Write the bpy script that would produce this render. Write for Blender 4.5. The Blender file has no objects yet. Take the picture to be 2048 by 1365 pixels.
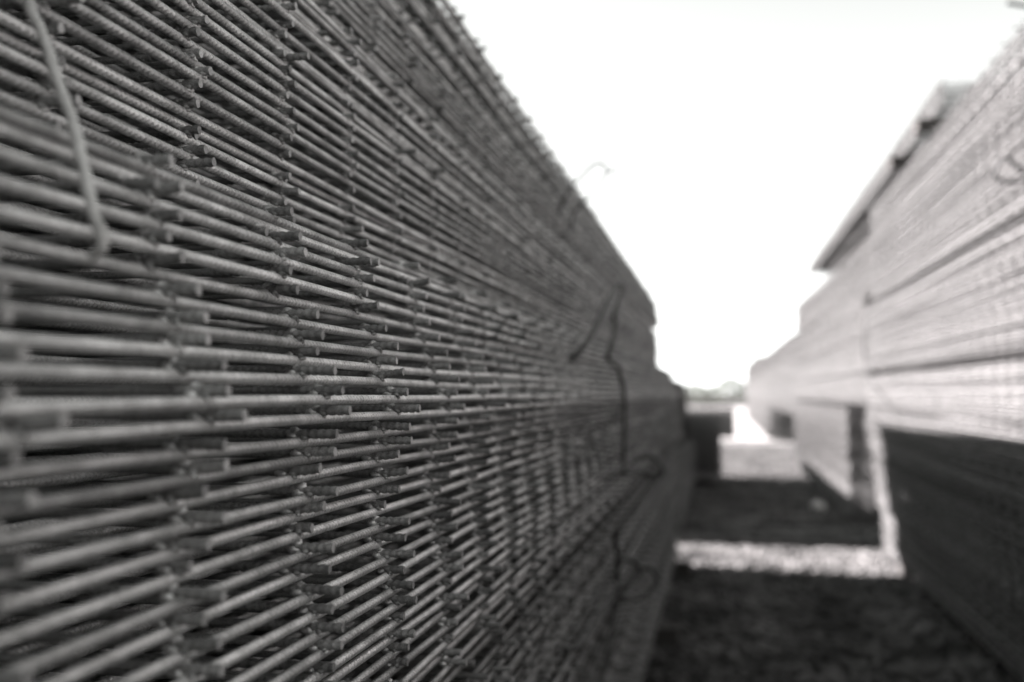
import bpy, math, random
import numpy as np
from mathutils import Vector, Matrix

SC = bpy.context.scene
COL = SC.collection
rng = np.random.default_rng(7)
random.seed(7)

# ------------------------------------------------------------------ camera
CAM_H = 1.05
cam_d = bpy.data.cameras.new('camera')
cam_d.lens = 35.0
cam_d.sensor_width = 36.0
cam_d.clip_start = 0.02
cam_d.clip_end = 2000
cam_d.dof.use_dof = True
cam_d.dof.focus_distance = 0.74
cam_d.dof.aperture_fstop = 3.6
cam_d.dof.aperture_blades = 0
cam = bpy.data.objects.new('camera', cam_d)
COL.objects.link(cam)
cam.location = (0, 0, CAM_H)
cam.rotation_euler = (math.radians(90 + 2.95), 0, math.radians(11.8))
SC.camera = cam

# ------------------------------------------------------------------ sky, sun, exposure
SUN_ELEV = math.radians(33.3)
SUN_DIR = Vector((1.0, -0.125, -0.662)).normalized()          # the way the light travels
W = bpy.data.worlds.new('World'); SC.world = W; W.use_nodes = True
nt = W.node_tree; nt.nodes.clear()
sky = nt.nodes.new('ShaderNodeTexSky'); sky.sky_type = 'NISHITA'; sky.sun_disc = False
sky.sun_elevation = SUN_ELEV
sky.sun_rotation = math.atan2(-SUN_DIR.x, -SUN_DIR.y)
sky.dust_density = 0.0
bw = nt.nodes.new('ShaderNodeRGBToBW')
tint = nt.nodes.new('ShaderNodeMix'); tint.data_type = 'RGBA'; tint.blend_type = 'MULTIPLY'
tint.inputs[0].default_value = 1.0
tint.inputs[7].default_value = (0.982, 1.0, 0.98, 1)
bg = nt.nodes.new('ShaderNodeBackground'); bg.inputs[1].default_value = 0.056
wo = nt.nodes.new('ShaderNodeOutputWorld')
nt.links.new(sky.outputs[0], bw.inputs[0])
nt.links.new(bw.outputs[0], tint.inputs[6])
nt.links.new(tint.outputs[2], bg.inputs[0])
nt.links.new(bg.outputs[0], wo.inputs[0])

sd = bpy.data.lights.new('sun', 'SUN'); sd.energy = 5.0; sd.angle = math.radians(0.5)
sd.color = (1.0, 0.93, 0.932)
sun = bpy.data.objects.new('sun', sd); COL.objects.link(sun)
sun.rotation_euler = SUN_DIR.to_track_quat('-Z', 'Y').to_euler()
sun.location = (-20, 5, 15)

SC.view_settings.view_transform = 'Standard'
SC.view_settings.look = 'None'
SC.view_settings.gamma = 1.0
SC.view_settings.exposure = 2.90
SC.cycles.max_bounces = 4
SC.cycles.diffuse_bounces = 1
SC.cycles.glossy_bounces = 2

# ------------------------------------------------------------------ materials
def new_mat(name):
    m = bpy.data.materials.new(name); m.use_nodes = True
    n = m.node_tree.nodes
    return m, m.node_tree, n['Principled BSDF']

def steel(name, c0, c1, rough=0.5, metal=0.25, fine=True):
    """Drawn ribbed bar: grey mill scale, dull dusty patches, small dark pits."""
    m, t, p = new_mat(name)
    tc = t.nodes.new('ShaderNodeTexCoord')
    oi = t.nodes.new('ShaderNodeObjectInfo')
    ad = t.nodes.new('ShaderNodeVectorMath'); ad.operation = 'ADD'
    sc = t.nodes.new('ShaderNodeVectorMath'); sc.operation = 'SCALE'; sc.inputs[3].default_value = 40.0
    cmb = t.nodes.new('ShaderNodeCombineXYZ')
    for i in range(3): t.links.new(oi.outputs['Random'], cmb.inputs[i])
    t.links.new(cmb.outputs[0], sc.inputs[0])
    t.links.new(tc.outputs['Object'], ad.inputs[0]); t.links.new(sc.outputs[0], ad.inputs[1])
    n1 = t.nodes.new('ShaderNodeTexNoise'); n1.inputs['Scale'].default_value = 22; n1.inputs['Detail'].default_value = 7; n1.inputs['Roughness'].default_value = .65
    t.links.new(ad.outputs[0], n1.inputs['Vector'])
    r1 = t.nodes.new('ShaderNodeValToRGB')
    mrr = t.nodes.new('ShaderNodeMapRange'); mrr.inputs[1].default_value = .35; mrr.inputs[2].default_value = .65; mrr.inputs[3].default_value = rough + .22; mrr.inputs[4].default_value = rough - .10
    t.links.new(n1.outputs['Fac'], mrr.inputs[0]); t.links.new(mrr.outputs[0], p.inputs['Roughness'])
    r1.color_ramp.elements[0].position = .38; r1.color_ramp.elements[0].color = (*c0, 1)
    r1.color_ramp.elements[1].position = .62; r1.color_ramp.elements[1].color = (*c1, 1)
    t.links.new(n1.outputs['Fac'], r1.inputs[0])
    col = r1.outputs[0]
    if fine:
        n2 = t.nodes.new('ShaderNodeTexNoise'); n2.inputs['Scale'].default_value = 900; n2.inputs['Detail'].default_value = 3
        t.links.new(ad.outputs[0], n2.inputs['Vector'])
        r2 = t.nodes.new('ShaderNodeValToRGB')
        r2.color_ramp.elements[0].position = .30; r2.color_ramp.elements[0].color = (.35, .35, .35, 1)
        r2.color_ramp.elements[1].position = .52; r2.color_ramp.elements[1].color = (1, 1, 1, 1)
        t.links.new(n2.outputs['Fac'], r2.inputs[0])
        mx = t.nodes.new('ShaderNodeMix'); mx.data_type = 'RGBA'; mx.blend_type = 'MULTIPLY'; mx.inputs[0].default_value = .75
        t.links.new(col, mx.inputs[6]); t.links.new(r2.outputs[0], mx.inputs[7]); col = mx.outputs[2]
        bp = t.nodes.new('ShaderNodeBump'); bp.inputs['Strength'].default_value = .35; bp.inputs['Distance'].default_value = .0004
        t.links.new(n2.outputs['Fac'], bp.inputs['Height']); t.links.new(bp.outputs[0], p.inputs['Normal'])
    mr = t.nodes.new('ShaderNodeMapRange')
    mr.inputs[3].default_value = .62; mr.inputs[4].default_value = 1.22
    t.links.new(oi.outputs['Random'], mr.inputs[0])
    hv = t.nodes.new('ShaderNodeHueSaturation'); t.links.new(mr.outputs[0], hv.inputs['Value'])
    t.links.new(col, hv.inputs['Color'])
    t.links.new(hv.outputs[0], p.inputs['Base Color'])
    p.inputs['Metallic'].default_value = metal
    p.inputs['Roughness'].default_value = rough
    return m

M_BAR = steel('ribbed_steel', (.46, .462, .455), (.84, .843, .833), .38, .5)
M_CROSS = steel('cross_bar_steel', (.20, .202, .198), (.37, .372, .366), .46, .35)
M_CUT = steel('sheared_steel', (.32, .32, .316), (.48, .48, .475), .45, .25)
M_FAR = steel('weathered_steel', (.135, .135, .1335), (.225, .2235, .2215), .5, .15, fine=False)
M_SHADE = steel('shaded_steel', (.18, .182, .178), (.33, .332, .327), .45, .4, fine=False)  # same steel as the ribbed bars, with shade put into its colour
M_WIRE = steel('tie_wire_steel', (.035, .036, .035), (.08, .081, .08), .55, .2)
M_STRAP = steel('bright_wire_steel', (.36, .36, .35), (.55, .55, .54), .45, .3)

def wood_mat():
    m, t, p = new_mat('dark_timber')
    tc = t.nodes.new('ShaderNodeTexCoord')
    mp = t.nodes.new('ShaderNodeMapping'); mp.inputs['Scale'].default_value = (1, 12, 12)
    n = t.nodes.new('ShaderNodeTexNoise'); n.inputs['Scale'].default_value = 6; n.inputs['Detail'].default_value = 6
    r = t.nodes.new('ShaderNodeValToRGB')
    r.color_ramp.elements[0].color = (.018, .017, .016, 1); r.color_ramp.elements[1].color = (.075, .07, .066, 1)
    t.links.new(tc.outputs['Object'], mp.inputs[0]); t.links.new(mp.outputs[0], n.inputs['Vector'])
    t.links.new(n.outputs['Fac'], r.inputs[0]); t.links.new(r.outputs[0], p.inputs['Base Color'])
    p.inputs['Roughness'].default_value = .85
    return m
M_WOOD = wood_mat()

def gravel_mat():
    m, t, p = new_mat('gravel_ground')
    tc = t.nodes.new('ShaderNodeTexCoord')
    v = t.nodes.new('ShaderNodeTexVoronoi'); v.inputs['Scale'].default_value = 34
    n = t.nodes.new('ShaderNodeTexNoise'); n.inputs['Scale'].default_value = 1.3; n.inputs['Detail'].default_value = 5
    t.links.new(tc.outputs['Object'], v.inputs['Vector']); t.links.new(tc.outputs['Object'], n.inputs['Vector'])
    bwn = t.nodes.new('ShaderNodeRGBToBW'); t.links.new(v.outputs['Color'], bwn.inputs[0])
    r = t.nodes.new('ShaderNodeValToRGB')
    r.color_ramp.elements[0].position = .1; r.color_ramp.elements[0].color = (.010, .010, .0098, 1)
    r.color_ramp.elements[1].position = .95; r.color_ramp.elements[1].color = (.062, .061, .060, 1)
    t.links.new(bwn.outputs[0], r.inputs[0])
    mx = t.nodes.new('ShaderNodeMix'); mx.data_type = 'RGBA'; mx.blend_type = 'MULTIPLY'; mx.inputs[0].default_value = .5
    t.links.new(r.outputs[0], mx.inputs[6]); t.links.new(n.outputs['Fac'], mx.inputs[7])
    t.links.new(mx.outputs[2], p.inputs['Base Color'])
    b = t.nodes.new('ShaderNodeBump'); b.inputs['Strength'].default_value = .9; b.inputs['Distance'].default_value = .012; b.invert = True
    t.links.new(v.outputs['Distance'], b.inputs['Height']); t.links.new(b.outputs[0], p.inputs['Normal'])
    p.inputs['Roughness'].default_value = .9
    return m
M_GRAVEL = gravel_mat()

def plain(name, c, rough=.8, scale=8, var=.25):
    m, t, p = new_mat(name)
    tc = t.nodes.new('ShaderNodeTexCoord')
    n = t.nodes.new('ShaderNodeTexNoise'); n.inputs['Scale'].default_value = scale; n.inputs['Detail'].default_value = 5
    r = t.nodes.new('ShaderNodeValToRGB')
    r.color_ramp.elements[0].position = .3; r.color_ramp.elements[0].color = tuple(x * (1 - var) for x in c) + (1,)
    r.color_ramp.elements[1].position = .7; r.color_ramp.elements[1].color = tuple(min(1, x * (1 + var)) for x in c) + (1,)
    t.links.new(tc.outputs['Object'], n.inputs['Vector']); t.links.new(n.outputs['Fac'], r.inputs[0])
    t.links.new(r.outputs[0], p.inputs['Base Color']); p.inputs['Roughness'].default_value = rough
    return m
M_STONE = plain('pale_stone', (.62, .61, .6))
M_PEBBLE = plain('pebbles', (.095, .0937, .0925), .85, 3.0, .95)
M_CONCRETE = plain('concrete', (.26, .257, .253), .85, 2.0, .2)
M_TAG = plain('paper_tag', (.6, .6, .58), .7, 10, .05)
M_LEAF = plain('hedge_leaves', (.10, .11, .09), .8, 1.0, .4)

# ------------------------------------------------------------------ mesh helpers
class MB:
    """Collects vertices and faces (numpy) for one mesh."""
    def __init__(self): self.v = []; self.f = []; self.m = []; self.n = 0; self.flat = []
    def add(self, verts, faces, mi=0, flat=False):
        verts = np.asarray(verts, float)
        self.v.append(verts)
        for f in faces:
            self.f.append(np.asarray(f, int) + self.n)
            self.m.append(np.full(len(f), mi)); self.flat.append(np.full(len(f), flat))
        self.n += len(verts)
    def mesh(self, name, mats):
        me = bpy.data.meshes.new(name)
        V = np.concatenate(self.v).astype(np.float32)
        loops = np.concatenate([f.ravel() for f in self.f]).astype(np.int32)
        tot = np.concatenate([np.full(len(f), f.shape[1]) for f in self.f]).astype(np.int32)
        start = np.concatenate([[0], np.cumsum(tot)[:-1]]).astype(np.int32)
        me.vertices.add(len(V)); me.vertices.foreach_set('co', V.ravel())
        me.loops.add(len(loops)); me.loops.foreach_set('vertex_index', loops)
        me.polygons.add(len(tot)); me.polygons.foreach_set('loop_start', start)
        try: me.polygons.foreach_set('loop_total', tot)
        except Exception: pass
        me.polygons.foreach_set('material_index', np.concatenate(self.m).astype(np.int32))
        me.polygons.foreach_set('use_smooth', ~np.concatenate(self.flat).astype(bool))
        for m in mats: me.materials.append(m)
        me.update(calc_edges=True); me.validate()
        return me

def grid_faces(nr, ns):
    i = np.arange(nr - 1)[:, None]; j = np.arange(ns)[None, :]
    a = i * ns + j; b = i * ns + (j + 1) % ns
    return np.stack([a, b, b + ns, a + ns], -1).reshape(-1, 4)

def add_bar(mb, s, axis, ns=8, r=.0033, rib=0.0, pitch=.005, dy=None, dz=None, phase=0., cap=1, off=(0, 0, 0), fade=None):
    """A straight bar along x or y. s: stations along it; rib: height of the slanted crescent ribs."""
    s = np.asarray(s, float); nr = len(s)
    th = np.arange(ns) / ns * 2 * np.pi
    S, T = np.meshgrid(s, th, indexing='ij')
    R = np.full_like(S, r)
    if rib > 0:
        half = np.where(T < np.pi, T, T - np.pi)
        sgn = np.where(T < np.pi, 1., -1.)
        ph = 2 * np.pi * (S / pitch + sgn * half / np.pi * .95 + phase + .3 * (sgn > 0))
        k = np.clip(np.cos(ph) * 2.8 + .25, 0, 1) * np.sin(half) ** .5
        lon = np.exp(-(np.minimum(half, np.pi - half) / .22) ** 2) * .5
        e = rib * np.maximum(k, lon)
        if fade is not None: e = e * fade(s)[:, None]
        R = R + e
    a = R * np.cos(T); b = R * np.sin(T)
    if dy is not None: a = a + dy(s)[:, None]
    if dz is not None: b = b + dz(s)[:, None]
    if axis == 'y': P = np.stack([a + off[0], S + off[1], b + off[2]], -1)
    else: P = np.stack([S + off[0], a + off[1], b + off[2]], -1)
    F = grid_faces(nr, ns)
    if axis == 'x': F = F[:, ::-1]
    F = F[:, ::-1]
    P = P.reshape(-1, 3)
    mb.add(P, [F], 0)
    c0 = np.arange(ns)[None, :]; c1 = (np.arange(ns) + (nr - 1) * ns)[None, ::-1]
    if axis == 'x': c0, c1 = c0[:, ::-1], c1[:, ::-1]
    # caps carry their own vertices so that the cut ends stay crisp
    mb.add(P[:ns], [np.asarray(c0)], cap, True)
    mb.add(P[-ns:], [np.asarray(c1) - (nr - 1) * ns], cap, True)

def blob(mb, c, rad, seed, mi=0, sub=(8, 6)):
    r_ = np.random.default_rng(seed); nu, nv = sub
    v = [];
    for j in range(nv):
        t = np.pi * (j + .5) / nv
        for i in range(nu):
            p = 2 * np.pi * i / nu
            k = 1 + r_.uniform(-.28, .28)
            v.append((c[0] + rad[0] * k * math.sin(t) * math.cos(p), c[1] + rad[1] * k * math.sin(t) * math.sin(p), c[2] + rad[2] * k * math.cos(t)))
    F = grid_faces(nv, nu)
    mb.add(v, [F, np.arange(nu)[None, ::-1], (np.arange(nu) + (nv - 1) * nu)[None, :]], mi)

def link(name, me, parent=None, loc=(0, 0, 0), rot=(0, 0, 0)):
    o = bpy.data.objects.new(name, me); COL.objects.link(o)
    o.parent = parent; o.location = loc; o.rotation_euler = rot
    return o

def tag(o, label, cat, group=None):
    o['label'] = label; o['category'] = cat
    if group: o['group'] = group
    return o

def catmull(pts, n=10):
    P = [np.array(p, float) for p in pts]; P = [2 * P[0] - P[1]] + P + [2 * P[-1] - P[-2]]
    out = []
    for i in range(1, len(P) - 2):
        for k in range(n):
            t = k / n
            a, b, c, d = P[i - 1], P[i], P[i + 1], P[i + 2]
            out.append(.5 * (2 * b + (c - a) * t + (2 * a - 5 * b + 4 * c - d) * t * t + (3 * b - a - 3 * c + d) * t ** 3))
    out.append(P[-2]); return out

def wire_mesh(name, strands, r, mat, ns=8, n=10):
    mb = MB(); rf = r if callable(r) else (lambda t: r * (1 + .06 * math.sin(t * 90)))
    for pts in strands:
        C = np.array(catmull(pts, n)); T = np.gradient(C, axis=0); T /= np.linalg.norm(T, axis=1)[:, None] + 1e-12
        up = np.array([.3, .2, .93]); rings = []
        for ii, (c, t) in enumerate(zip(C, T)):
            rr = rf(ii / len(C)); c = c + .0002 * np.array([math.sin(ii * .9), math.sin(ii * .53 + 1), math.sin(ii * .71 + 2)])
            a = up - t * (up @ t); a /= np.linalg.norm(a); b = np.cross(t, a); up = a
            th = np.arange(ns) / ns * 2 * np.pi
            rings.append(c + rr * (np.cos(th)[:, None] * a + np.sin(th)[:, None] * b))
        V = np.concatenate(rings)
        mb.add(V, [grid_faces(len(C), ns), np.arange(ns)[None, ::-1], (np.arange(ns) + (len(C) - 1) * ns)[None, :]])
    return mb.mesh(name, [mat])

# ------------------------------------------------------------------ ground
def structure(o): o['kind'] = 'structure'; return o
g = MB()
N = 41
xs = np.concatenate([np.linspace(-400, -4, 12), np.linspace(-3, 4, 36), np.linspace(5, 400, 12)])
ys = np.concatenate([np.linspace(-300, -3, 10), np.linspace(-2, 24, 110), np.linspace(26, 700, 20)])
X, Y = np.meshgrid(xs, ys)
Z = (np.sin(X * 3.1 + Y * 1.7) * .006 + np.sin(X * 5.3 - Y * 2.9) * .004 + rng.normal(0, .003, X.shape)) * ((abs(X) < 4) & (Y < 24) & (Y > -2)) - .012
V = np.stack([X, Y, Z], -1).reshape(-1, 3); nx = len(xs)
i = np.arange(len(ys) - 1)[:, None]; j = np.arange(nx - 1)[None, :]
a = i * nx + j
g.add(V, [np.stack([a, a + 1, a + nx + 1, a + nx], -1).reshape(-1, 4)])
structure(link('ground', g.mesh('ground', [M_GRAVEL])))

rd = MB(); xs2 = np.linspace(-6, 9, 16); ys2 = np.linspace(20.6, 74, 30)
X, Y = np.meshgrid(xs2, ys2); V = np.stack([X, Y, np.full_like(X, .012)], -1).reshape(-1, 3)
i = np.arange(29)[:, None]; j = np.arange(15)[None, :]; a = i * 16 + j
rd.add(V, [np.stack([a, a + 1, a + 17, a + 16], -1).reshape(-1, 4)])
structure(link('road', rd.mesh('road', [M_CONCRETE])))

# loose pebbles lying on the lane
pb = MB(); r_ = np.random.default_rng(3)
for k in range(16000):
    y = r_.uniform(1.2, 9.0) if k % 4 else r_.uniform(9.0, 21)
    x = r_.uniform(-.4, 1.25); s = r_.uniform(.007, .024)
    blob(pb, (x, y, s * .25), (s, s * r_.uniform(.7, 1.2), s * .6), k, 0, (6, 4))
pe = link('gravel', pb.mesh('gravel', [M_PEBBLE])); pe['kind'] = 'stuff'

# ------------------------------------------------------------------ one detailed welded mesh sheet
BAR_R, BAR_RIB = .0024, .0010
NV = 6                                                     # sheet variants
SHEET_W, GRID = 2.25, .15
wob = []
for k in range(NV):
    q = rng.uniform(0, 6.28, 6); am = rng.uniform(.4, 1., 6)
    wob.append((lambda s, q=q, am=am: .0010 * (am[0] * np.sin(s * 5.1 + q[0]) + am[1] * np.sin(s * 9.7 + q[1])) ,
                lambda s, q=q, am=am: .0018 * (am[2] * np.sin(s * 3.3 + q[2]) + am[3] * np.sin(s * 8.1 + q[3]))))
LEN_L = (-.10, 6.20)
def stations(y0, y1):
    out = [np.arange(y0, .22, .03), np.arange(.22, .42, .001), np.arange(.42, 1.3, .00066), np.arange(1.3, 2.2, .0016), np.arange(2.2, y1, .05), [y1]]
    return np.concatenate(out)
def rib_fade(s): return np.where((s > .22) & (s < 2.2), 1., .35)
long_me = []
for k in range(NV):
    mb = MB()
    add_bar(mb, stations(*LEN_L), 'y', 18, BAR_R, BAR_RIB, .0056, dz=wob[k][0], dy=wob[k][1], phase=rng.random(), fade=rib_fade)
    long_me.append(mb.mesh('longitudinal_bar', [M_BAR, M_CUT]))
cross_me = []
OVER = [.011, .014, .018, .021, .025, .008]
for k, oh in enumerate(OVER * 2):
    mb = MB()
    s = np.concatenate([np.linspace(-SHEET_W - .02, -.06, 6), np.arange(-.05, oh, .0008), [oh]])
    q = rng.uniform(0, 6.28)
    add_bar(mb, s, 'x', 14, .00275, .00065, .0056, phase=rng.random(), fade=lambda s: np.where(s > -.055, 1., 0.),
            dz=(lambda s, q=q, bend=(.003 if k == 3 else .0006 * math.sin(k * 2.3)): .0004 * np.sin(s * 9 + q) + bend * (np.clip(s, 0, None) / .025) ** 2),
            dy=(lambda s, bend=.0008 * math.sin(k * 1.7): bend * (np.clip(s, 0, None) / .025) ** 2))
    blob(mb, (-.001, .0002, -.0036), (.0056, .0046, .0024), 50 + k, 2, (14, 7))    # weld flash at the edge crossing
    blob(mb, (.0022, -.0012, -.0022), (.0030, .0034, .0020), 80 + k, 0, (10, 6))
    blob(mb, (-.0045, .0010, .0022), (.0040, .0036, .0026), 110 + k, 2, (10, 6))
    blob(mb, (-.0055, -.0022, -.0018), (.0042, .0030, .0026), 140 + k, 2, (10, 6))
    cross_me.append(mb.mesh('cross_bar', [M_CROSS, M_CUT, M_BAR]))
CROSS_DZ = .0056

ORD = ['', 'first', 'second', 'third', 'fourth', 'fifth', 'sixth', 'seventh', 'eighth', 'ninth', 'tenth', 'eleventh', 'twelfth', 'thirteenth',
       'fourteenth', 'fifteenth', 'sixteenth', 'seventeenth', 'eighteenth', 'nineteenth', 'twentieth'] + \
      ['twenty-' + w for w in ('first', 'second', 'third', 'fourth', 'fifth', 'sixth', 'seventh', 'eighth', 'ninth')] + \
      ['thirtieth'] + ['thirty-' + w for w in ('first', 'second', 'third', 'fourth', 'fifth')]
def which(i, n):
    """i counts from the bottom."""
    j = n - 1 - i
    if i == 0: return 'lowest'
    if j == 0: return 'uppermost'
    return f'{ORD[i + 1]} from the bottom' if i < n - 1 - i else f'{ORD[j + 1]} from the top'

def pile(z0, z1, pitch=.0129, flip_p=.13, gap_p=.22, gap=.0032):
    """Heights of the long bars of the sheets of a bundle, and which sheets lie upside down."""
    out = []; z = z0; up = True
    while z < z1:
        out.append((z, up))
        nxt = rng.random() > flip_p if up else True
        if up and nxt: z += pitch
        elif up and not nxt: z += pitch + .0004
        else: z += pitch * .53
        if rng.random() < gap_p: z += rng.uniform(.0008, gap)
        up = nxt
    return out

near_root = None
def near_bundle(name, z0, z1, xf, yph, group, sag=None, flip_p=.07, over_bias=None, xj=.0028, gap_p=.22, y_off=0., pitch=.0124, yaw=0.):
    S = pile(z0, z1, pitch, flip_p, gap_p); cdz = min(CROSS_DZ, pitch * .47); n = len(S); prev_y = 0
    for i, (z, up) in enumerate(S):
        k = int(rng.integers(NV))
        yj = rng.normal(0, .006)
        if not up: yj = prev_y + rng.choice([-1, 1]) * rng.uniform(.0085, .013)
        prev_y = yj
        o = bpy.data.objects.new('mesh_sheet', None); COL.objects.link(o)
        o.empty_display_size = .1
        o.location = (xf(z) + rng.normal(0, xj), yj + y_off, CAM_H + z)
        o.rotation_euler = ((sag(z) if sag else 0) + rng.normal(0, .00018), 0, yaw + rng.normal(0, .0006))
        tag(o, f'ribbed mesh sheet, {which(i, n)} of the {name}, shaded stack', 'mesh sheet', group)
        for c in range(15):
            b = bpy.data.objects.new('longitudinal_bar', long_me[k if c == 0 else (k + c) % NV]); COL.objects.link(b)
            b.parent = o; b.location = (-c * GRID + (rng.normal(0, .003) if c else 0), 0, 0)
        base = int(rng.choice([0, 1, 2, 2, 3, 3, 4, 5] if over_bias is None else over_bias))
        for c in range(42):
            y = yph + (c - 3) * GRID
            if y < LEN_L[0] + .02 or y > LEN_L[1] - .02: continue
            m = cross_me[(base + (int(rng.integers(-1, 2)) if rng.random() < .45 else 0)) % 6 + 6 * int(rng.integers(2))]
            b = bpy.data.objects.new('cross_bar', m); COL.objects.link(b); b.parent = o
            yy = y + rng.normal(0, .0015)
            b.location = (float(wob[k][1](np.array([yy]))[0]), yy, float(wob[k][0](np.array([yy]))[0]) + (cdz if up else -cdz))
            b.rotation_euler = (0 if up else math.pi, 0, rng.normal(0, .004))
    return n

def prof(*pts):
    zs = [p[0] for p in pts]; xs_ = [p[1] for p in pts]
    return lambda z: float(np.interp(z, zs, xs_))
G_S = 'mesh sheets piled in the shaded stack'
low = prof((-.262, -.262), (-.17, -.257), (-.14, -.266), (-.09, -.273), (-.04, -.272), (-.01, -.260), (.005, -.266), (.03, -.277), (.07, -.288), (.10, -.295), (.13, -.307))
near_bundle('bulging bundle below eye level', -.262, -.080, low, .62, G_S, flip_p=.10)
near_bundle('bulging bundle at eye level', -.070, .128, low, .62, G_S)
near_bundle('set-back bundle', .143, .335, prof((.14, -.372), (.34, -.366)), .635, G_S, flip_p=.12, gap_p=.2, pitch=.0119, over_bias=[5, 5, 0, 0, 1])
near_bundle('thin set-back band', .352, .388, prof((.3, -.380), (.5, -.380)), .655, G_S, flip_p=.2, pitch=.0119, over_bias=[5, 0, 0, 1], sag=lambda z: -.004)
near_bundle('topmost bundle, set far in', .408, .705, prof((.40, -.462), (.70, -.475)), .60, G_S, over_bias=[5, 0, 1, 2], sag=lambda z: -.003 - (z - .40) * .075, xj=.006, flip_p=.3, gap_p=.1, pitch=.0119, yaw=-.0138)

# ------------------------------------------------------------------ plainer sheets (lower, farther, out of focus)
def simple_sheet(name, L, ns, nlong, over, mats, seed, ph=.1):
    r2 = np.random.default_rng(seed); mb = MB(); q = r2.uniform(0, 6.28, 4)
    s = np.linspace(0, L, max(2, int(L / .25)))
    w = lambda t: .0009 * np.sin(t * 4.1 + q[0]) + .0006 * np.sin(t * 9 + q[1])
    wx = lambda t: .002 * np.sin(t * 2.6 + q[2])
    for c in range(nlong):
        add_bar(mb, s, 'y', ns, .0036, dz=w, dy=wx, off=(-c * GRID, 0, 0))
    y = ph
    while y < L - .03:
        oh = over + r2.normal(0, .0015)
        yy = y + r2.normal(0, .002)
        add_bar(mb, [-(nlong - 1) * GRID - .02, oh], 'x', ns, .0036, off=(float(wx(np.array([yy]))[0]), yy, CROSS_DZ + float(w(np.array([yy]))[0])))
        y += GRID
    return mb.mesh(name, mats)

def plain_bundle(name, stack, z0, z1, xf, y0, meshes, group, sag=None, xj=.003, yj=.010, mirror=False, flip_p=.1, gap_p=.25, gap=.0032, pitch=.0120):
    S = pile(z0, z1, pitch, flip_p, gap_p, gap); n = len(S)
    for i, (z, up) in enumerate(S):
        o = link('mesh_sheet', meshes[int(rng.integers(len(meshes)))])
        o.location = (xf(z) + rng.normal(0, xj), y0 + rng.normal(0, yj), CAM_H + z)
        o.rotation_euler = ((sag(z) if sag else 0) + rng.normal(0, .0002), 0 if up else math.pi, rng.normal(0, .0006))
        if mirror:
            L = o.data['length']
            o.rotation_euler[2] += math.pi; o.location.y += L
            o.rotation_euler[0] *= -1
        if not up:                                           # rolled over: shift so that the same edge faces the lane
            o.scale[0] = -1
        tag(o, f'steel mesh sheet, {which(i, n)} of the {name}, {stack}', 'mesh sheet', group)
    return n

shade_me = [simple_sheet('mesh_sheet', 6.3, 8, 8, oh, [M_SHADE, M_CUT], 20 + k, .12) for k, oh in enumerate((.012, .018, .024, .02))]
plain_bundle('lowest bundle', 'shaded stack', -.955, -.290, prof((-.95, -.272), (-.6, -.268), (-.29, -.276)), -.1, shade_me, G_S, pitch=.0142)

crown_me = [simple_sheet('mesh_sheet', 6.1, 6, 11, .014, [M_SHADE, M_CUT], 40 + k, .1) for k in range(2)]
plain_bundle('unseen added top bundle', 'shaded stack', .722, .845, lambda z: -.66, -.05, crown_me, G_S, sag=lambda z: -.018)  # hidden bundle, added to block light leaking through the stack

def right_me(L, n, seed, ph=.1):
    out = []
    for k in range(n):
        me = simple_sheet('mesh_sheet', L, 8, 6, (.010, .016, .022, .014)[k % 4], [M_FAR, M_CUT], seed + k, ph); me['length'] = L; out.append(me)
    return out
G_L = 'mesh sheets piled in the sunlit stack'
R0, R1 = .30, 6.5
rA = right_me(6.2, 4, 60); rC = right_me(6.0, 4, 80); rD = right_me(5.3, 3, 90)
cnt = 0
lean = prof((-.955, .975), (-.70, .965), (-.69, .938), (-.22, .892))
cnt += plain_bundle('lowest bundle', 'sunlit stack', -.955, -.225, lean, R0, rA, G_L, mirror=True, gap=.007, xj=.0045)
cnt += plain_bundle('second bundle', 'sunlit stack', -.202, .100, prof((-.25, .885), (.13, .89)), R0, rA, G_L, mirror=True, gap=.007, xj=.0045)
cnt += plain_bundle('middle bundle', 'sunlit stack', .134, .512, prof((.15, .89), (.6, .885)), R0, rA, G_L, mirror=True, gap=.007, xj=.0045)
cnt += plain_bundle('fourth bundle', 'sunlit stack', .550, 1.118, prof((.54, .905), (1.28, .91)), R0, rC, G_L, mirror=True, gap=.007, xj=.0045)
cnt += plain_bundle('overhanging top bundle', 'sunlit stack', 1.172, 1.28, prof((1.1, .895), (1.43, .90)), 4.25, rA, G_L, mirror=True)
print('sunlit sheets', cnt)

# ------------------------------------------------------------------ the farther stacks: one mass of sheets nobody can tell apart
far = MB()
def far_base(L, nlong, over, sgn):
    mb = MB()
    for c in range(nlong): add_bar(mb, [0, L], 'y', 4, .0038, off=(sgn * c * GRID, 0, 0))
    y = .1
    while y < L - .03:
        e = [-sgn * over, sgn * ((nlong - 1) * GRID + .02)]
        add_bar(mb, sorted(e), 'x', 4, .0038, off=(0, y, CROSS_DZ)); y += GRID
    return mb
def far_bundle(z0, z1, x, y0, L, sgn, slope=0., nlong=6, pitch=.0130, xj=.006, yj=.02):
    """sgn +1: the stack lies to +x of its lane face, -1: to -x."""
    b = far_base(L, nlong, .016, sgn)
    V = np.concatenate(b.v); F4 = np.concatenate([f for f in b.f if f.shape[1] == 4])
    z = z0
    while z < z1:
        P = V + np.array([x + rng.normal(0, xj), y0 + rng.normal(0, yj), CAM_H + z])
        P[:, 2] += slope * (P[:, 1] - y0)
        far.add(P, [F4]); z += pitch * (1 + (rng.random() < .1) * rng.uniform(.1, .3))
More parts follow.
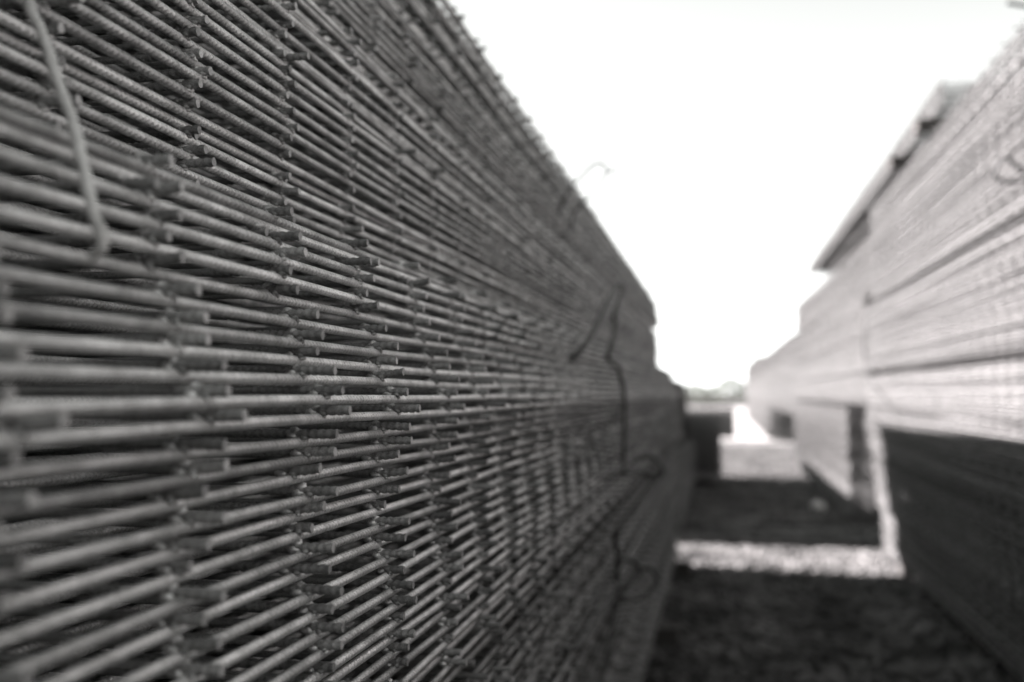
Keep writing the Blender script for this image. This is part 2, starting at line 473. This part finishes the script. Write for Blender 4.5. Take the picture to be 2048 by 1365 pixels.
# second stack on the sunlit side, its lower bundle pushed back from the gap
far_bundle(-.955, -.53, .965, 8.05, 5.6, 1, yj=.004)
far_bundle(-.515, -.09, .95, 8.05, 5.6, 1, yj=.004)
far_bundle(-.075, .27, .89, 6.52, 6.3, 1)
far_bundle(.29, .63, .89, 6.52, 6.3, 1)
far_bundle(.65, .995, .945, 6.52, 6.4, 1, slope=.012)
# third and later stacks on the sunlit side
far_bundle(-.955, -.33, .98, 21.2, 6, 1, pitch=.0135)
far_bundle(-.31, .8, .98, 14.0, 13, 1, nlong=4, pitch=.0135)
far_bundle(-.955, 1.0, 1.0, 28.0, 12, 1, nlong=4, pitch=.0135)
# the low second stack on the shaded side, then those beyond the open strip
far_bundle(-.955, -.50, -.28, 7.25, 3.7, -1, nlong=14)
far_bundle(-.485, .085, -.42, 7.25, 5.55, -1, nlong=14)
far_bundle(-.955, -.25, -.02, 11.0, 1.8, -1, nlong=10)
far_bundle(-.955, -.33, .28, 21.3, .75, -1, nlong=14, pitch=.0135)
# an unseen taller stack in the next row, added to block sun leaks
far_bundle(-.955, 2.30, -3.0, -5.5, 11.9, -1, nlong=8, pitch=.0135)
# unseen stacks behind the camera, added to hold back low sky light
far_bundle(-.955, .5, -.30, -6.8, 6.1, -1, nlong=5, pitch=.016)
far_bundle(-.955, 1.1, .93, -6.4, 6.1, 1, nlong=5, pitch=.016)
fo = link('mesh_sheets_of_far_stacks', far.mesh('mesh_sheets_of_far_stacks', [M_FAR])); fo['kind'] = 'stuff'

def board(x0, x1, y0, y1, z, label, rx=0.):  # boards added on the stacks to stop sun leaks and sharpen the shadow edge
    mb = MB(); L = y1 - y0; ys = np.linspace(0, L, 14); th = .021; V = []
    for y in ys:
        w = .004 * math.sin(y * 2.1)
        V += [(x0, y, w), (x1, y, w), (x1, y, w + th), (x0, y, w + th)]
    mb.add(V, [grid_faces(14, 4)[:, ::-1], np.arange(4)[None, :], (np.arange(4) + 52)[None, ::-1]], 0, True)
    o = link('added_shade_board', mb.mesh('added_shade_board', [M_WOOD]), None, (0, y0, CAM_H + z), (rx, 0, 0))
    return tag(o, label, 'board')
board(-2.1, -.60, -.1, 6.15, .862, 'dark board added to block sun on top of the shaded stack', -.014)
board(-2.2, -.44, 7.2, 12.85, .10, 'dark board added to block sun on the low stack beyond the shaded stack')

# ------------------------------------------------------------------ timbers under and between the bundles
def timber(name, size, loc, label, group=None, cat='timber', rz=0.0):
    mb = MB(); x, y, z = [d / 2 for d in size]; b = min(size) * .07
    # chamfered beam along x: an octagonal section in y-z
    sec = [(-y + b, -z), (y - b, -z), (y, -z + b), (y, z - b), (y - b, z), (-y + b, z), (-y, z - b), (-y, -z + b)]
    V = [(sx, p[0], p[1]) for sx in (-x, -x * .33, x * .4, x) for p in sec]
    V = np.array(V) + np.random.default_rng(int(abs(loc[1] * 977)) + 1).normal(0, b * .25, (32, 3))
    mb.add(V, [grid_faces(4, 8), np.arange(8)[None, ::-1], (np.arange(8) + 24)[None, :]], 0, True)
    o = link(name, mb.mesh(name, [M_WOOD]), None, loc, (0, 0, rz))
    return tag(o, label, cat, group)
for i, y in enumerate((1.3, 2.7, 4.2, 5.8)):
    timber('timber_sleeper', (1.5, .10, .088), (-.95 + .01 * i, y, .044), 'dark square timber sleeper on the gravel under the shaded stack', 'sleepers under the shaded stack', 'sleeper')
for i, y in enumerate((1.2, 2.8, 4.4, 6.1)):
    timber('timber_sleeper', (1.0, .10, .088), (1.50, y, .044), 'dark square timber sleeper on the gravel under the sunlit stack', 'sleepers under the sunlit stack', 'sleeper')
for x, y, zz in ((1.30, 4.52, 1.148), (1.30, 5.20, 1.148)):
    timber('timber_spacer', (.92, .09, .044), (x, y, CAM_H + zz), 'dark timber spacer end showing under the top bundle of the sunlit stack', 'spacers on the sunlit stack', 'spacer')

# ------------------------------------------------------------------ tie wires
def wire(name, strands, r, mat, label, cat='tie wire', group=None):
    st = [[(p[0], p[1], p[2] + CAM_H) for p in s] for s in strands]
    return tag(link(name, wire_mesh(name, st, r, mat)), label, cat, group)
wire('tie_bar', [[(-.372, .47, .62), (-.368, .455, .40), (-.350, .437, .245), (-.335, .427, .195), (-.322, .422, .173), (-.305, .411, .145), (-.29, .401, .124), (-.275, .388, .1), (-.262, .377, .078), (-.2555, .375, .063), (-.262, .377, .058)]],
     (lambda t: .0026 + .0002 * math.sin(t * 61) + .00015 * math.sin(t * 143 + 1)), M_STRAP, 'pale bent wire rod leaning down across the shaded stack, closest to the camera', 'wire rod')
wire('tie_wire', [[(-.30, .300, .105), (-.262, .299, .09), (-.252, .299, .075), (-.25, .300, .054), (-.251, .301, .035), (-.268, .302, .02)]],
     .003, M_STRAP, 'short upright wire at the edge of the shaded stack, before the leaning rod', group=None)
wire('tie_wire', [[(-.290, 1.95, .06), (-.257, 2.0, .111), (-.250, 2.2, .184), (-.245, 2.4, .253), (-.238, 2.45, .264), (-.236, 2.5, .259), (-.238, 2.45, .235), (-.245, 2.35, .182), (-.242, 2.35, .167), (-.241, 2.3, .12), (-.248, 2.25, .083),
                   (-.24, 2.32, .066), (-.237, 2.4, .051), (-.235, 2.5, -.017), (-.235, 2.5, -.102), (-.238, 2.5, -.171), (-.25, 2.5, -.20)]],
     .0055, M_WIRE, 'dark tie wire with a tall narrow loop standing off the shaded stack at eye level')
wire('tie_wire', [[(-.268, 2.2, -.19), (-.246, 2.3, -.186), (-.219, 2.4, -.175), (-.179, 2.45, -.155), (-.149, 2.45, -.166), (-.138, 2.45, -.192), (-.157, 2.45, -.207), (-.185, 2.43, -.196), (-.225, 2.36, -.19)],
                  [(-.140, 2.45, -.19), (-.157, 2.45, -.207), (-.198, 2.4, -.266), (-.241, 2.35, -.32), (-.244, 2.38, -.368), (-.243, 2.4, -.428), (-.245, 2.35, -.484), (-.245, 2.28, -.54), (-.248, 2.2, -.574), (-.26, 2.15, -.62)]],
     .0055, M_WIRE, 'dark tie wire with a flat loop sticking out into the lane below eye level')
wire('tie_wire', [[(-.243, 2.3, -.43), (-.233, 2.3, -.405), (-.223, 2.3, -.383), (-.199, 2.32, -.389), (-.186, 2.34, -.416), (-.212, 2.3, -.438), (-.235, 2.28, -.456), (-.243, 2.2, -.461), (-.246, 1.8, -.448), (-.262, 1.7, -.44)],
                  [(-.240, 2.25, -.462), (-.237, 2.3, -.46), (-.209, 2.35, -.44), (-.191, 2.4, -.423), (-.163, 2.4, -.419), (-.151, 2.4, -.447), (-.176, 2.38, -.474), (-.202, 2.35, -.479), (-.236, 2.3, -.465)]],
     .0055, M_WIRE, 'dark tie wire knotted in two loose loops low on the shaded stack')
wire('tie_wire', [[(-.40, 2.7, .44), (-.387, 2.7, .496), (-.366, 2.7, .518), (-.326, 2.7, .558), (-.298, 2.7, .599), (-.266, 2.7, .611)],
                  [(-.40, 2.5, .46), (-.377, 2.5, .511), (-.364, 2.5, .529), (-.338, 2.5, .552), (-.313, 2.5, .577), (-.288, 2.5, .582), (-.276, 2.5, .562)]],
     .0038, M_WIRE, 'thin tie wire whose two ends rise against the sky above the shaded stack')
wire('tie_wire', [[(-.39, 5.4, .46), (-.352, 5.4, .567), (-.312, 5.4, .628), (-.271, 5.4, .674), (-.253, 5.4, .605), (-.238, 5.4, .524)]],
     .0028, M_WIRE, 'faint tie wire arching over the far end of the shaded stack')
wire('tie_wire', [[(.95, 3.22, .60), (.904, 3.2, .646), (.897, 3.2, .655), (.849, 3.2, .702), (.815, 3.2, .664), (.823, 3.2, .641), (.860, 3.2, .629), (.912, 3.2, .631), (.95, 3.2, .62)]],
     .0055, M_WIRE, 'looped tie wire sticking out of the sunlit stack')
wire('tie_wire', [[(.89, 6.42, .53), (.872, 6.42, .37), (.870, 6.40, .18), (.868, 6.1, .05), (.868, 5.6, -.05), (.87, 5.3, -.115), (.89, 5.2, -.14)]],
     .0055, M_WIRE, 'tie wire slanting down the face at the end of the sunlit stack')
wire('loose_bar', [[(.862, 3.2, 1.178), (.909, 3.2, 1.165), (1.0, 3.21, 1.155), (1.3, 3.25, 1.20)]], .006, M_WIRE, 'dark bar end poking out at the top of the sunlit stack', 'bar')

# ------------------------------------------------------------------ small things on the ground
mb = MB(); blob(mb, (0, 0, 0), (.06, .055, .045), 5, 0, (16, 10))
tag(link('stone', mb.mesh('stone', [M_STONE]), None, (.845, 9.3, .036)), 'pale stone lying on the shaded gravel beside the second sunlit stack', 'stone')
mb = MB()
t_ = np.linspace(0, 1, 6); P = []
for dx in (0, .0015):
    for a in t_:
        for b in (0, 1): P.append((dx + .012 * math.sin(a * 2.4), (b - .5) * .15, -.11 * a))
F = [[2 * k, 2 * k + 1, 2 * k + 3, 2 * k + 2] for k in range(5)] + [[12 + 2 * k + 2, 12 + 2 * k + 3, 12 + 2 * k + 1, 12 + 2 * k] for k in range(5)]
F += [[2 * k, 2 * k + 2, 14 + 2 * k, 12 + 2 * k] for k in range(5)] + [[2 * k + 3, 2 * k + 1, 13 + 2 * k, 15 + 2 * k] for k in range(5)]
mb.add(P, [np.array(F)])
tag(link('paper_tag', mb.mesh('paper_tag', [M_TAG]), None, (-.262, 12.0, .40)), 'pale paper tag hanging on the low stack beyond the shaded stack', 'tag')

# ------------------------------------------------------------------ hedge across the end of the yard
r_ = np.random.default_rng(11); n = 26000
cx = r_.uniform(-45, 30, n); hgt = 1.75 + .22 * np.sin(cx * .35) + .18 * np.sin(cx * .9 + 1) + .25 * np.sin(cx * 2.3)
cz = hgt * r_.random(n) ** .7; cy = 75 + r_.normal(0, .8, n) + np.sin(cx * .2)
c = np.stack([cx, cy, cz], -1); s_ = r_.uniform(.06, .16, n)[:, None]
u = r_.normal(size=(n, 3)); u /= np.linalg.norm(u, axis=1)[:, None]; w_ = np.cross(u, r_.normal(size=(n, 3))); w_ /= np.linalg.norm(w_, axis=1)[:, None]
V = np.stack([c - u * s_, c + w_ * s_ * .6, c + u * s_, c - w_ * s_ * .6], 1).reshape(-1, 3)
mb = MB(); mb.add(V, [np.arange(4 * n).reshape(-1, 4)])
ho = link('hedge', mb.mesh('hedge', [M_LEAF])); ho['kind'] = 'stuff'
